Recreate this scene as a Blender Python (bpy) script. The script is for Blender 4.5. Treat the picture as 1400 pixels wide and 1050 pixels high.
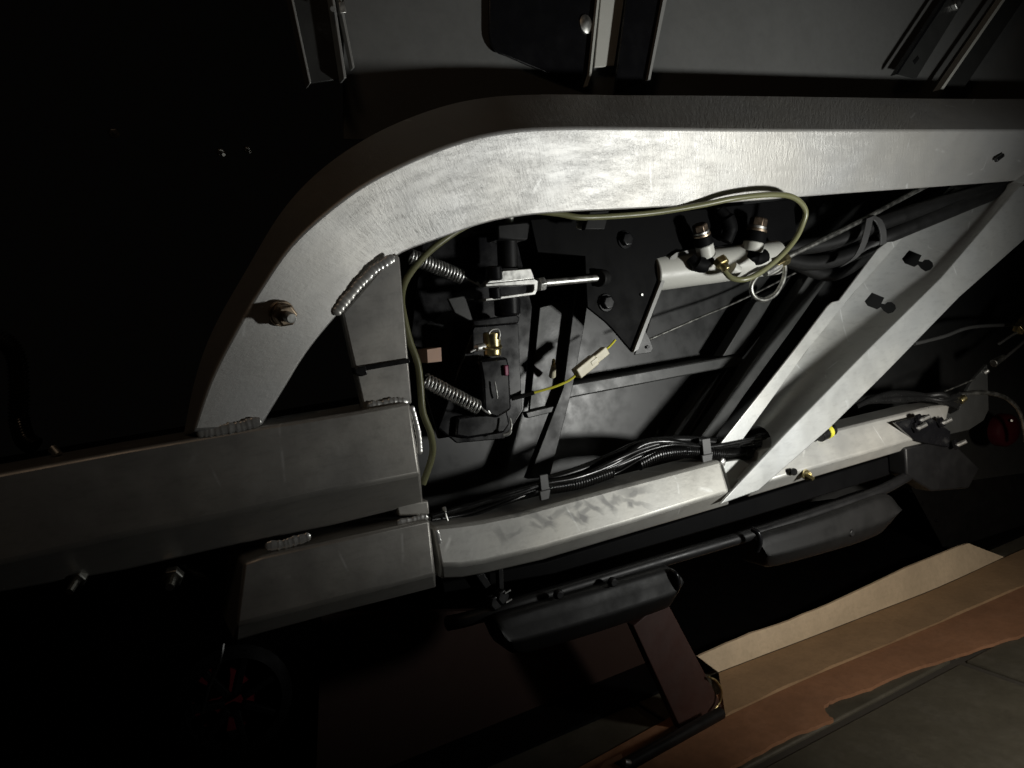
import bpy, bmesh, math, random
from mathutils import Vector, Matrix
random.seed(7)
for o in list(bpy.data.objects): bpy.data.objects.remove(o)
scene = bpy.context.scene
COL = scene.collection

# ------------------------------------------------------------------ camera
# World: X runs along the vehicle (to the right), Y goes into it, Z is up. Frame face is at Y = 0, floor at Z = 0.
FPX = 1060.0
AX = Vector((2000, 355, -FPX)).normalized()
AZ = Vector((-.1245, 1, .1)); AZ = (AZ - AX*AZ.dot(AX)).normalized()
AY = AZ.cross(AX)
CAM = Vector((0, -.70, .62))
cam = bpy.data.objects.new('camera', bpy.data.cameras.new('camera'))
COL.objects.link(cam)
cam.data.sensor_width = 36; cam.data.lens = 36*FPX/1400
cam.data.clip_start = .01; cam.data.clip_end = 50
cam.matrix_world = Matrix.Translation(CAM) @ Matrix((AX, AY, AZ)).to_4x4()
scene.camera = cam

# ------------------------------------------------------------------ world, lamps, exposure
w = bpy.data.worlds.new('World'); scene.world = w; w.use_nodes = True
w.node_tree.nodes['Background'].inputs[0].default_value = (.75, .68, .6, 1)
w.node_tree.nodes['Background'].inputs[1].default_value = .0012
scene.view_settings.view_transform = 'Standard'; scene.view_settings.look = 'None'
scene.view_settings.gamma = 1; scene.view_settings.exposure = 0
scene.render.film_transparent = False

def spot(name, loc, target, power, size_deg, blend, radius, col):
    d = bpy.data.lights.new(name, 'SPOT'); d.energy = power; d.spot_size = math.radians(size_deg)
    d.spot_blend = blend; d.shadow_soft_size = radius; d.color = col
    o = bpy.data.objects.new(name, d); COL.objects.link(o)
    o.location = loc; o.rotation_euler = (Vector(target)-Vector(loc)).to_track_quat('-Z', 'Y').to_euler()
    return o
TORCH = Vector((.90, -.50, .42))
spot('torch_lamp', TORCH, (.79, .0, .62), 15, 118, 1.0, .030, (1, 1, .955))
spot('torch_spill_lamp', TORCH + Vector((-.01, -.03, 0)), (1.12, .12, -.05), 10.5, 92, 1.0, .03, (1, .88, .74))
def lamp(name, loc, power, radius, col):
    d = bpy.data.lights.new(name, 'POINT'); d.energy = power; d.shadow_soft_size = radius; d.color = col
    o = bpy.data.objects.new(name, d); COL.objects.link(o); o.location = loc
lamp('warm_fill_lamp', (-.10, -.85, 1.75), 1.7, .15, (1, .70, .46))  # unseen warm point light added as a weak fill above the camera
lamp('step_rim_fill', (.86, .20, .40), .12, .02, (1, .50, .20))  # unseen warm point light added for an orange rim on the step bar

# ------------------------------------------------------------------ pixel helpers (design aid: photo pixel -> point on a plane of the place)
def ray(px, py):
    d = Vector((px-700, 525-py, -FPX)); return Vector((d.dot(AX), d.dot(AY), d.dot(AZ)))
def P(px, py, y=0.0):
    r = ray(px, py); return CAM + r*((y-CAM.y)/r.y)
def F(px, py, z=0.0):
    r = ray(px, py); return CAM + r*((z-CAM.z)/r.z)
def S(px, py, y=0.0): return (y-CAM.y)/ray(px, py).y        # metres per pixel there

# ------------------------------------------------------------------ mesh helpers
class MB:
    def __init__(s): s.v = []; s.f = []
    def add(s, vs, fs):
        n = len(s.v); s.v += [Vector(a) for a in vs]; s.f += [tuple(i+n for i in f) for f in fs]; return s
    def ring_loft(s, rings, closed=False, caps=True):
        n = len(rings[0]); vs = [p for r in rings for p in r]; fs = []; m = len(rings)
        for i in range(m if closed else m-1):
            j = (i+1) % m
            for k in range(n):
                l = (k+1) % n; fs.append((i*n+k, i*n+l, j*n+l, j*n+k))
        if caps and not closed:
            fs.append(tuple(range(n))[::-1]); fs.append(tuple((m-1)*n+k for k in range(n)))
        return s.add(vs, fs)
    def slab(s, pts, off):
        return s.ring_loft([pts, [p+off for p in pts]])
    def tube(s, pts, r, n=10, caps=True):
        m = len(pts); rs = r if isinstance(r, (list, tuple)) else [r]*m
        rings = []; up = None
        for i in range(m):
            t = (pts[min(i+1, m-1)]-pts[max(i-1, 0)])
            t = t.normalized() if t.length > 1e-9 else Vector((1, 0, 0))
            if up is None:
                up = Vector((0, 0, 1)) if abs(t.z) < .9 else Vector((1, 0, 0))
            up = (up - t*up.dot(t)); up = up.normalized() if up.length > 1e-6 else t.orthogonal().normalized()
            b = t.cross(up)
            rings.append([pts[i] + (up*math.cos(2*math.pi*k/n) + b*math.sin(2*math.pi*k/n))*rs[i] for k in range(n)])
        return s.ring_loft(rings, caps=caps)
    def cyl(s, a, b, r0, r1=None, n=20):
        return s.tube([a, b], [r0, r0 if r1 is None else r1], n)
    def box(s, c, ex, ey, ez):                         # half-extent vectors
        vs = [c+ex*i+ey*j+ez*k for i in (-1, 1) for j in (-1, 1) for k in (-1, 1)]
        return s.add(vs, [(0,1,3,2),(4,6,7,5),(0,4,5,1),(2,3,7,6),(0,2,6,4),(1,5,7,3)])
    def build(s, name, mat, parent=None, bevel=0, seg=2, ang=32, sub=0):
        c = sum(s.v, Vector())/len(s.v)
        me = bpy.data.meshes.new(name); me.from_pydata([p-c for p in s.v], [], s.f)
        bm = bmesh.new(); bm.from_mesh(me); bmesh.ops.recalc_face_normals(bm, faces=bm.faces); bm.to_mesh(me); bm.free()
        for p in me.polygons: p.use_smooth = True
        me.set_sharp_from_angle(angle=math.radians(ang))
        me.materials.append(mat)
        o = bpy.data.objects.new(name, me); COL.objects.link(o)
        if parent is not None:
            o.parent = parent; base = Vector(parent.location); q = parent.parent
            while q is not None: base += Vector(q.location); q = q.parent
            o.location = c - base
        else: o.location = c
        if bevel:
            b = o.modifiers.new('bevel', 'BEVEL'); b.width = bevel; b.segments = seg; b.limit_method = 'ANGLE'
            b.angle_limit = math.radians(25); b.harden_normals = False
        return o
def crom(pts, per=6):
    out = []; m = len(pts)
    for i in range(m-1):
        p0, p1, p2, p3 = pts[max(i-1, 0)], pts[i], pts[i+1], pts[min(i+2, m-1)]
        for k in range(per):
            t = k/per
            out.append(.5*((2*p1)+(p2-p0)*t+(2*p0-5*p1+4*p2-p3)*t*t+(3*p1-p0-3*p2+p3)*t**3))
    out.append(pts[-1]); return out
def path(l, per=6): return crom([P(*a) for a in l], per)
def thing(name, label, cat, loc=(0, 0, 0), group=None):
    o = bpy.data.objects.new(name, None); o.empty_display_size = .02; COL.objects.link(o)
    o.location = loc; return tag(o, label, cat, group)
def tag(o, label=None, cat=None, group=None, kind=None):
    if label: o['label'] = label
    if cat: o['category'] = cat
    if group: o['group'] = group
    if kind: o['kind'] = kind
    return o
def IN(d): return Vector((0, d, 0))
def px_slab(pts, y, t): return MB().slab([P(p[0], p[1], p[2] if len(p) > 2 else y) for p in pts], IN(t))
def hexa(mb, a, axis, r, h, rot=.3):
    axis = axis.normalized(); e = axis.orthogonal().normalized(); g = axis.cross(e)
    ring = [e*math.cos(rot+k*math.pi/3)*r+g*math.sin(rot+k*math.pi/3)*r for k in range(6)]
    return mb.ring_loft([[a+q for q in ring], [a+axis*h*.85+q for q in ring], [a+axis*h+q*.86 for q in ring]])

# ------------------------------------------------------------------ materials
def newmat(name):
    m = bpy.data.materials.new(name); m.use_nodes = True
    nt = m.node_tree; return m, nt, nt.nodes['Principled BSDF']
def N(nt, t, **kw):
    n = nt.nodes.new(t)
    for k, v in kw.items():
        if hasattr(n, k): setattr(n, k, v)
        else: n.inputs[k].default_value = v
    return n
def ramp(nt, fac, stops):
    r = nt.nodes.new('ShaderNodeValToRGB'); nt.links.new(fac, r.inputs[0])
    while len(r.color_ramp.elements) < len(stops): r.color_ramp.elements.new(.5)
    for e, (p, c) in zip(r.color_ramp.elements, stops):
        e.position = p; e.color = c if len(c) == 4 else (*c, 1)
    return r.outputs[0]
def mixc(nt, fac, a, b, mode='MIX'):
    m = nt.nodes.new('ShaderNodeMix'); m.data_type = 'RGBA'; m.blend_type = mode
    for s, v in ((0, fac), (6, a), (7, b)):
        if hasattr(v, 'is_output'): nt.links.new(v, m.inputs[s])
        else: m.inputs[s].default_value = v
    return m.outputs[2]
def G(g): return (g, g, g, 1)
def noise(nt, scale, vec=None, stretch=None, rot=None, detail=5, rough=.55):
    if vec is None: vec = N(nt, 'ShaderNodeTexCoord').outputs['Object']
    if stretch:
        mp = nt.nodes.new('ShaderNodeMapping'); mp.inputs['Scale'].default_value = stretch
        if rot: mp.inputs['Rotation'].default_value = rot
        nt.links.new(vec, mp.inputs[0]); vec = mp.outputs[0]
    n = nt.nodes.new('ShaderNodeTexNoise'); n.inputs['Scale'].default_value = scale
    n.inputs['Detail'].default_value = detail; n.inputs['Roughness'].default_value = rough
    nt.links.new(vec, n.inputs['Vector']); return n.outputs['Fac']
def bump(nt, bsdf, h, strength, dist=.001):
    b = nt.nodes.new('ShaderNodeBump'); b.inputs['Strength'].default_value = strength; b.inputs['Distance'].default_value = dist
    nt.links.new(h, b.inputs['Height'])
    prev = bsdf.inputs['Normal'].links
    if prev: nt.links.new(prev[0].from_socket, b.inputs['Normal'])
    nt.links.new(b.outputs[0], bsdf.inputs['Normal'])

def aluminium(name, lo=.46, hi=.62, r0=.36, r1=.54, uv=False, tint=(1, 1, .985), brush=None, brot=None, bstr=.25, strokes=None, scuff=.5):
    m, nt, b = newmat(name)
    b.inputs['Metallic'].default_value = .62
    n1 = noise(nt, 14, detail=6)
    c = ramp(nt, n1, [(.25, tuple((lo*.6+hi*.4)*t for t in tint)), (.75, tuple(hi*t for t in tint))])
    n2 = noise(nt, 60, stretch=(1, 1, 3), detail=8, rough=.7)
    c = mixc(nt, ramp(nt, n2, [(.5, G(0)), (.75, G(scuff))]), c, (*(lo*.55*t for t in tint), 1))
    c = mixc(nt, ramp(nt, noise(nt, 7, detail=3), [(.35, G(0)), (.65, G(1))]), c, (.97, .95, .91, 1), 'MULTIPLY')
    # thin bright scratches
    v = nt.nodes.new('ShaderNodeTexVoronoi'); v.feature = 'DISTANCE_TO_EDGE'; v.inputs['Scale'].default_value = 9
    tc = N(nt, 'ShaderNodeTexCoord'); mp = nt.nodes.new('ShaderNodeMapping'); mp.inputs['Scale'].default_value = (1, 1, .35)
    mp.inputs['Rotation'].default_value = (0, .9, 0)
    nt.links.new(tc.outputs['Object'], mp.inputs[0]); nt.links.new(mp.outputs[0], v.inputs['Vector'])
    msk = noise(nt, 20)
    sc = mixc(nt, 1, ramp(nt, v.outputs['Distance'], [(.0, G(1)), (.012, G(0))]), ramp(nt, msk, [(.55, G(0)), (.62, G(1))]), 'MULTIPLY')
    c = mixc(nt, sc, c, (*(min(1, hi*1.3*t) for t in tint), 1))
    if strokes:
        pos = nt.nodes.new('ShaderNodeNewGeometry').outputs['Position']
        nz = nt.nodes.new('ShaderNodeTexNoise'); nz.inputs['Scale'].default_value = 70
        nt.links.new(pos, nz.inputs['Vector'])
        jit = nt.nodes.new('ShaderNodeVectorMath'); jit.operation = 'MULTIPLY_ADD'
        nt.links.new(nz.outputs['Color'], jit.inputs[0]); jit.inputs[1].default_value = (.010, .010, .010); nt.links.new(pos, jit.inputs[2])
        tot = None
        for a, d, wd, amt in strokes:
            mid = (a+d)/2 + Vector((.005, .005, .005)); L = d-a; ang = math.atan2(L.z, L.x)
            sub = nt.nodes.new('ShaderNodeVectorMath'); sub.operation = 'SUBTRACT'; nt.links.new(jit.outputs[0], sub.inputs[0]); sub.inputs[1].default_value = mid
            ro = nt.nodes.new('ShaderNodeVectorRotate'); ro.rotation_type = 'Y_AXIS'; nt.links.new(sub.outputs[0], ro.inputs['Vector']); ro.inputs['Angle'].default_value = ang
            sl = nt.nodes.new('ShaderNodeVectorMath'); sl.operation = 'MULTIPLY'; nt.links.new(ro.outputs[0], sl.inputs[0]); sl.inputs[1].default_value = (1/(L.length*.55), 0, 1/wd)
            ab = nt.nodes.new('ShaderNodeVectorMath'); ab.operation = 'ABSOLUTE'; nt.links.new(sl.outputs[0], ab.inputs[0])
            sx = nt.nodes.new('ShaderNodeSeparateXYZ'); nt.links.new(ab.outputs[0], sx.inputs[0])
            mx = nt.nodes.new('ShaderNodeMath'); mx.operation = 'MAXIMUM'; nt.links.new(sx.outputs[0], mx.inputs[0]); nt.links.new(sx.outputs[2], mx.inputs[1])
            mk = ramp(nt, mx.outputs[0], [(.35, G(min(1, amt*1.05))), (1.0, G(0))])
            tot = mk if tot is None else mixc(nt, 1, tot, mk, 'LIGHTEN')
        c = mixc(nt, tot, c, (.14, .14, .145, 1))
    nt.links.new(c, b.inputs['Base Color'])
    n3 = noise(nt, 25, detail=6)
    nt.links.new(ramp(nt, n3, [(.3, G(r0)), (.7, G(r1))]), b.inputs['Roughness'])
    bump(nt, b, noise(nt, 220, detail=3), .12, .0006)
    if brush:
        h = mixc(nt, ramp(nt, noise(nt, 9, detail=4, rough=.6), [(.42, G(0)), (.66, G(1))]), G(.5), noise(nt, 60, stretch=brush, rot=brot, detail=4, rough=.7))
        bump(nt, b, h, bstr, .0008)
    if uv:
        tcu = N(nt, 'ShaderNodeTexCoord').outputs['UV']
        sx = nt.nodes.new('ShaderNodeSeparateXYZ'); nt.links.new(tcu, sx.inputs[0])
        bend = ramp(nt, sx.outputs[0], [(.30, G(.15)), (.46, G(1)), (.78, G(1)), (.90, G(.25))])
        patch = ramp(nt, noise(nt, 5, vec=tcu, stretch=(6, 1.2, 1), detail=6, rough=.7), [(.36, G(.15)), (.66, G(1))])
        cross = noise(nt, 40, vec=tcu, stretch=(8, .10, 1), detail=5, rough=.8)
        h = mixc(nt, mixc(nt, 1, bend, patch, 'MULTIPLY'), G(.5), cross)
        bump(nt, b, h, .9, .0016)
        mill = noise(nt, 30, vec=tcu, stretch=(.25, 5, 1), detail=5, rough=.7)
        bump(nt, b, mill, .12, .0006)
    return m
def paint(name, col, rough=.4, bumps=.08, bscale=500, spec=.5, dust=.25, metal=0, coat=0, mott=0):
    m, nt, b = newmat(name)
    n = noise(nt, 22, detail=7, rough=.65)
    c = mixc(nt, ramp(nt, n, [(.48, G(0)), (.78, G(dust))]), (*col, 1), tuple(x*1.0+.035 for x in col)+(1,))
    if mott:
        c = mixc(nt, ramp(nt, noise(nt, 9, detail=8, rough=.7), [(.35, G(0)), (.68, G(mott))]), c, tuple(x*.45 for x in col)+(1,))
        c = mixc(nt, ramp(nt, noise(nt, 130, detail=4, rough=.7), [(.45, G(0)), (.75, G(mott*.8))]), c, tuple(x*.55 for x in col)+(1,))
    nt.links.new(c, b.inputs['Base Color']); b.inputs['Metallic'].default_value = metal
    b.inputs['Specular IOR Level'].default_value = spec
    n2 = noise(nt, 40, detail=6)
    nt.links.new(ramp(nt, n2, [(.3, G(max(.05, rough-.08))), (.75, G(min(1, rough+.14)))]), b.inputs['Roughness'])
    if coat: b.inputs['Coat Weight'].default_value = coat; b.inputs['Coat Roughness'].default_value = .15
    if bumps: bump(nt, b, noise(nt, bscale, detail=2), bumps, .0004)
    return m
def metal(name, col, rough=.25):
    m, nt, b = newmat(name); b.inputs['Metallic'].default_value = 1
    n = noise(nt, 120, detail=4)
    nt.links.new(ramp(nt, n, [(.35, tuple(x*.6 for x in col)), (.65, col)]), b.inputs['Base Color'])
    nt.links.new(ramp(nt, n, [(.3, G(rough)), (.7, G(rough+.18))]), b.inputs['Roughness']); return m

smear = []
def st(x0, y0, x1, y1, wpx, a): smear.append((P(x0, y0, .01), P(x1, y1, .01), wpx*.5*S(x0, y0, .01), a*.75))
st(706,706,735,700,9,.7); st(728,703,760,722,12,.6); st(748,712,790,690,10,.5); st(772,700,800,716,9,.65); st(800,688,826,700,10,.7)
st(822,678,842,700,11,.75); st(790,708,812,690,8,.6); st(846,674,896,668,12,.6); st(842,680,890,692,8,.6); st(690,735,720,722,7,.4); st(680,722,690,744,14,.45); st(850,668,880,662,6,.5)
for _ in range(10):
    x_ = random.uniform(735, 900); y_ = 739-(x_-690)*.31+random.uniform(-16, 14); st(x_, y_, x_+random.uniform(-22, 26), y_+random.uniform(-14, 10), random.uniform(7, 15), random.uniform(.5, .9))
M = {}
M['alu'] = aluminium('brushed_aluminium', .50, .60, .47, .54, uv=True, scuff=.15)
M['alu_rail'] = aluminium('rail_aluminium', .36, .50, .34, .5, tint=(1, .985, .95), brush=(.5, 1, 6), bstr=.12, scuff=.3)
M['alu_smear'] = aluminium('smeared_aluminium', .50, .64, .38, .55, tint=(1, 1, .96), strokes=smear, scuff=.35)
M['alu_chan'] = aluminium('channel_aluminium', .50, .62, .38, .5, tint=(.98, 1, .99), brush=(5, 1, .4), brot=(0, -.85, 0), bstr=.15, scuff=.35)
M['weld'] = aluminium('weld_metal', .5, .74, .22, .42, scuff=.5)
M['black'] = paint('black_satin_paint', (.009, .009, .0095), .42, dust=.1, spec=.35)
M['black_gloss'] = paint('black_gloss_paint', (.006, .006, .007), .25, bumps=.03, dust=.06, spec=.35)
M['matte'] = paint('matte_black_paint', (.003, .003, .0033), .55, bumps=.05, dust=.03, spec=.07)
M['pan'] = paint('black_floor_pan_paint', (.016, .0165, .0165), .38, bumps=.04, bscale=160, dust=.06, spec=.45)
M['grey_plate'] = paint('dark_grey_powder_coat', (.033, .034, .033), .42, bumps=.2, bscale=420, dust=.15)
M['edge'] = paint('edge_glint_paint', (.30, .30, .29), .35)  # pale grey painted in for light glinting on shiny black edges
M['panel'] = paint('grey_panel_powder_coat', (.15, .152, .148), .38, bumps=.22, bscale=420, dust=.25, spec=.6, mott=.25)
M['rubber'] = paint('black_rubber', (.007, .007, .007), .5, bumps=.1, dust=.10, spec=.28)
M['loom'] = paint('black_plastic_loom', (.008, .008, .008), .24, bumps=.06, bscale=300, dust=.2)
M['grey_plastic'] = paint('grey_nylon', (.10, .10, .10), .45)
M['strap'] = paint('dark_strap', (.045, .045, .045), .5)
M['zinc'] = metal('zinc_steel', (.80, .80, .77), .36)
M['spring'] = metal('spring_steel', (.92, .92, .90), .34)
M['brass'] = metal('yellow_zinc', (.78, .66, .34), .25)
M['rusty'] = metal('brown_zinc', (.58, .46, .34), .36)
M['dull_cable'] = paint('grey_cable_sheath', (.06, .06, .058), .4)
M['dull_bolt'] = metal('dull_brown_bolt', (.26, .20, .15), .4)
M['pipe'] = paint('olive_pipe_coating', (.17, .17, .085), .35, bumps=.03, dust=.1)
M['steel_pipe'] = metal('dull_steel_pipe', (.45, .45, .42), .35)
M['sticker'] = paint('pinkish_paper', (.62, .42, .32), .7)
M['conn'] = paint('cream_nylon', (.75, .70, .52), .4, dust=.05)
M['yellow'] = paint('yellow_wire_plastic', (.70, .66, .06), .4, dust=.05)
M['pink'] = paint('pink_plastic', (.30, .05, .12), .3)
M['red'] = paint('dark_red_paint', (.10, .007, .012), .8, spec=.08, dust=.05)
M['lens'] = paint('dim_red_lens', (.020, .0015, .003), .6, spec=.06, dust=.02)
M['brown'] = paint('red_brown_board', (.050, .022, .018), .55, mott=.6)
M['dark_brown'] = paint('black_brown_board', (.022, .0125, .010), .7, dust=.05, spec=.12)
M['card'] = paint('cardboard', (.62, .52, .38), .85, mott=.45, bumps=.25, bscale=90, dust=.1, spec=.2)
M['card_shaded'] = paint('shaded_cardboard', (.34, .235, .14), .85, mott=.5, bumps=.25, bscale=90, dust=.1, spec=.2)  # cardboard darkened: shade from grazing light put into the colour
M['orange'] = paint('orange_hardboard', (.29, .155, .090), .75, mott=.6, bumps=.3, bscale=60, dust=.6, spec=.2)
M['tile'] = paint('grey_green_stone_tile', (.072, .069, .054), .6, mott=.6, bumps=.4, bscale=70, dust=.8, spec=.35)
M['grout'] = paint('dark_grout', (.035, .033, .028), .9)
M['cream_plate'] = paint('primer_grey_plate', (.52, .52, .48), .42, bumps=.06)

# ------------------------------------------------------------------ floor
fl = MB(); fl.add([(-2.5, -2.5, -.004), (6, -2.5, -.004), (6, 6, -.004), (-2.5, 6, -.004)], [(0, 1, 2, 3)])
floor = tag(fl.build('floor', M['grout']), kind='structure')
c0 = F(1310, 903); T = .45
tm = None
for i in range(-2, 3):
    for j in range(-2, 3):
        x0 = c0.x+i*T; y0 = c0.y+j*T
        mb = MB(); g = .007; h = random.uniform(-.0015, .001)
        mb.slab([Vector((x0+g, y0+g, h)), Vector((x0+T-g, y0+g, h)), Vector((x0+T-g, y0+T-g, h)), Vector((x0+g, y0+T-g, h))], Vector((0, 0, -.02)))
        mb.build('floor_tile', M['tile'], floor, bevel=.003)

# orange hardboard sheet with a ragged edge, lying on the tiles
edge = [(1430,853),(1400,866),(1345,884),(1290,901),(1240,918),(1190,940),(1150,953),(1128,964),(1130,975),(1138,984),(1110,994),(1070,1010),(1030,1032),(985,1056),(960,1075)]
top = [(820,1075),(870,1046),(975,985),(1120,921),(1285,851),(1430,786)]
edge = [p.xy for p in crom([Vector((*p, 0)) for p in edge], 5)]
pts = [F(x+random.uniform(-1.2, 1.2), y+random.uniform(-.9, .9), .006) for x, y in edge] + [F(x, y, .006)+IN(.05) for x, y in top]
ob = MB().slab(pts, Vector((0, 0, -.005))).build('hardboard_sheet', M['orange'])
tag(ob, 'orange brown hardboard sheet with ragged edge lying on the floor tiles', 'board')
tag(MB().slab([Vector(p) for p in ((-1.5, .235, .006), (2.6, .235, .006), (2.6, 2.4, .006), (-1.5, 2.4, .006))], Vector((0, 0, -.005))).build('floor_dark_sheet', M['matte']), 'black sheet added to darken the floor behind the cardboard strip', 'mat')  # added black sheet, keeps the floor behind the cardboard dark
# folded cardboard strip
low = [(990,977),(1050,950),(1117,920),(1200,884),(1284,850),(1400,798),(1440,780)]
fold = [(984,919),(1050,893),(1117,869),(1200,836),(1284,803),(1372,763),(1415,744)]
upp = [(954,897),(1010,874),(1080,846),(1150,817),(1240,777),(1325,742),(1350,733)]
card = thing('cardboard_strip', 'folded beige cardboard strip lying under the frame beside the orange sheet', 'cardboard', F(1180, 860))
rows = []
for (a, b, c) in zip(low, fold, upp):
    f0 = F(b[0]+random.uniform(-1.5, 1.5), b[1]+random.uniform(-1, 1), .010)
    rows.append([F(a[0]+random.uniform(-2, 2), a[1]+random.uniform(-1.5, 1.5), .011), f0, P(c[0], c[1]+random.uniform(-1.6, 1.6), f0.y+.012+random.uniform(-.002, .002))])
def smooth3(rw): return [list(t) for t in zip(*[crom(list(col), 4) for col in zip(*rw)])]
rows_b = smooth3(rows); rows = smooth3(rows[:6])
for r in rows:
    r[2] += Vector((0, random.uniform(-.001, .001), random.uniform(-.0016, .0016))); r[0] += Vector((0, random.uniform(-.0022, .0022), 0))
mb = MB(); mb.ring_loft([[r[0]+Vector((0, random.uniform(-.002, .002), 0)), r[1], r[1]+Vector((0, 0, -.004)), r[0]+Vector((0, 0, -.004))] for r in rows_b]); mb.build('base_flap', M['card_shaded'], card)
mb = MB(); mb.ring_loft([[r[1]+Vector((0, .0005, .001)), r[2], r[2]+Vector((0, .004, 0)), r[1]+Vector((0, .0045, 0))] for r in rows]); mb.build('standing_wall', M['card'], card)
# ------------------------------------------------------------------ welded aluminium frame
fr = thing('welded_frame', 'bare welded aluminium frame with arched tube, rails and diagonal channel brace', 'frame', P(600, 780, 0))
A = [(1560,236),(1480,241),(1300,255),(1150,266),(1000,278),(880,286),(780,291),(720,296),(665,306),(600,328),(545,350),(506,384),(457,437),(420,483),(391,529),(357,584)]
B = [(1560,178),(1480,178),(1300,178),(1150,178),(1000,177),(870,175),(760,175),(690,180),(625,195),(550,225),(480,264),(404,328),(355,395),(314,466),(285,525),(263,590)]
Cc = [(1560,134),(1480,134),(1300,134),(1150,132),(1000,130),(850,129),(740,128),(660,133),(590,149),(511,182),(440,229),(385,287),(334,371),(290,450),(266,517),(250,596)]
n = len(A); va = [Vector((*p, 0)) for p in A]; vb = [Vector((*p, 0)) for p in B]; vc = [Vector((*p, 0)) for p in Cc]
ca, cb, cc = crom(va, 8), crom(vb, 8), crom(vc, 8)
rings = []; m = len(ca)
for i in range(m):
    t = i/(m-1); k = max(0, min(1, (t-.55)/.35)); k = k*k*(3-2*k)
    a = P(ca[i].x, ca[i].y, .022*(1-k)+.006*k); b = P(cb[i].x, cb[i].y, -.016*(1-k)-.004*k); c = P(cc[i].x, cc[i].y, .046*(1-k)+.040*k)
    d = a + (c-b)
    rings.append([a, b, c, d])
mb = MB(); mb.ring_loft(rings); at_ = mb.build('arched_tube', M['alu'], fr, bevel=.0045, seg=3, ang=40)
uvl = at_.data.uv_layers.new(name='UVMap'); acc = [0.0]
for i in range(1, m): acc.append(acc[-1] + (rings[i][1]-rings[i-1][1]).length)
for pl in at_.data.polygons:
    for li in pl.loop_indices:
        vi = at_.data.loops[li].vertex_index; k = vi % 4
        if pl.index < 4*(m-1) and pl.index % 4 == 3 and k == 0: k = 4
        uvl.data[li].uv = (acc[vi//4]/acc[-1], k)
# drain slot in the arched tube
sl = MB(); sl.box(P(1364,216,.0)+Vector((0, -.0025, 0)), Vector((.010, 0, .004)), IN(.003), Vector((-.001, 0, .003))); sl.build('drain_slot', M['black'], fr, bevel=.002)

# left rail with its sloping underside
def rail(name, tops, ridges, lows, yt, yr, yl, mat, depth=.07, bev=.003):
    rr = []
    for a, b, c in zip(tops, ridges, lows):
        a = P(*a, yt); b = P(*b, yr); c = P(*c, yl)
        rr.append([a, b, c, c+IN(depth), a+IN(depth)])
    return MB().ring_loft(rr).build(name, mat, fr, bevel=bev)
rail('side_rail', [(-120,668),(0,647),(171,615),(360,583),(498,561),(561,550)], [(-120,795),(0,770),(171,731),(300,706),(440,674),(575,648)],
     [(-120,835),(0,810),(171,780),(310,748),(454,719),(580,688)], .0, .0, .028, M['alu_rail'])
px_slab([(541,690),(586,684),(588,704),(545,706)], .026, .05).build('rail_foot', M['alu_rail'], fr, bevel=.002)
# gusset post
px_slab([(468,428),(540,345),(547,352),(564,552),(499,564)], .014, .012).build('gusset_post', M['alu_rail'], fr, bevel=.002)
# lower block
rail('lower_block', [(333,770),(360,760),(460,738),(588,710)], [(322,856),(355,847),(460,820),(595,785)], [(320,878),(355,867),(462,838),(598,803)], .004, .0, .016, M['alu_rail'], .08)
# lower rail
rail('lower_rail', [(592,720),(625,717),(660,712),(706,703),(843,666),(985,629)], [(602,774),(630,773),(662,768),(740,749),(860,714),(996,671)],
     [(603,792),(632,790),(664,784),(742,766),(862,730),(998,690)], .0185, .002, .018, M['alu_smear'], .05, .0035)
rail('rear_rail', [(1040,616),(1140,588),(1271,556),(1300,552)], [(1030,664),(1100,643),(1248,600),(1290,588)], [(1022,680),(1105,655),(1243,614),(1288,601)], .030, .014, .03, M['alu_smear'], .05)
px_slab([(1268,556),(1290,561),(1300,566),(1312,560),(1316,545),(1330,520),(1350,498),(1352,560),(1345,575),(1325,588),(1298,594),(1285,585)], .030, .006).build('end_plate', M['grey_plate'], fr, bevel=.001)
# diagonal channel brace
px_slab([(1395,254),(1475,256),(1400,328),(1312,406),(1207,514),(1134,586),(1037,671),(984,690),(1010,661),(1075,592),(1185,480),(1287,380)], .000, .004).build('brace_flange', M['alu_chan'], fr, bevel=.0012)
wall = [(1393,258),(1287,380),(1185,480),(1075,592),(1010,661)]
wb = MB()
LL = crom([Vector((*p, 0)) for p in ((1310,246),(1242,312),(1167,401),(1102,481),(1012,606),(988,640))], 6)
RR = crom([Vector((*p, 0)) for p in ((1450,200),(1374,280),(1288,381),(1201,466),(1076,593),(1016,658))], 6)
PROF = [(0, .0680), (.10, .0655), (.25, .0595), (.40, .0515), (.54, .0430), (.67, .0335), (.79, .0240), (.90, .0140), (1, .0050)]
def PW(px, py): return P(px, py, .038)
rows_w = [[P(*(a.lerp(b, t).xy), y) for t, y in PROF] for a, b in zip(LL, RR)]
WB = MB(); WB.ring_loft([r + [p+IN(.003) for p in r[::-1]] for r in rows_w])
def through(px_list): cut.ring_loft([[P(x, y, .012) for x, y in px_list], [P(x, y, .105) for x, y in px_list]])
web_o = WB.build('brace_web', M['alu_chan'], fr)
cut = MB()
through([(1031+24*math.cos(k*math.pi/10), 606-25*math.sin(k*math.pi/10)) for k in range(20)])
for sx_, sy_ in ((1247, 354), (1196, 412)):
    through([(sx_+a, sy_+b) for a, b in ((-14, 0), (-4, -12), (13, -5), (9, 3), (14, 4), (17, 1), (23, 1), (28, 5), (29, 10), (25, 15), (18, 17), (12, 13), (8, 8), (3, 11), (-10, 6))])
cutter = cut.build('cutter', M['black'])
bo = web_o.modifiers.new('cut', 'BOOLEAN'); bo.object = cutter; bo.solver = 'MANIFOLD'; bo.operation = 'DIFFERENCE'
bpy.context.view_layer.update()
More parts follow.
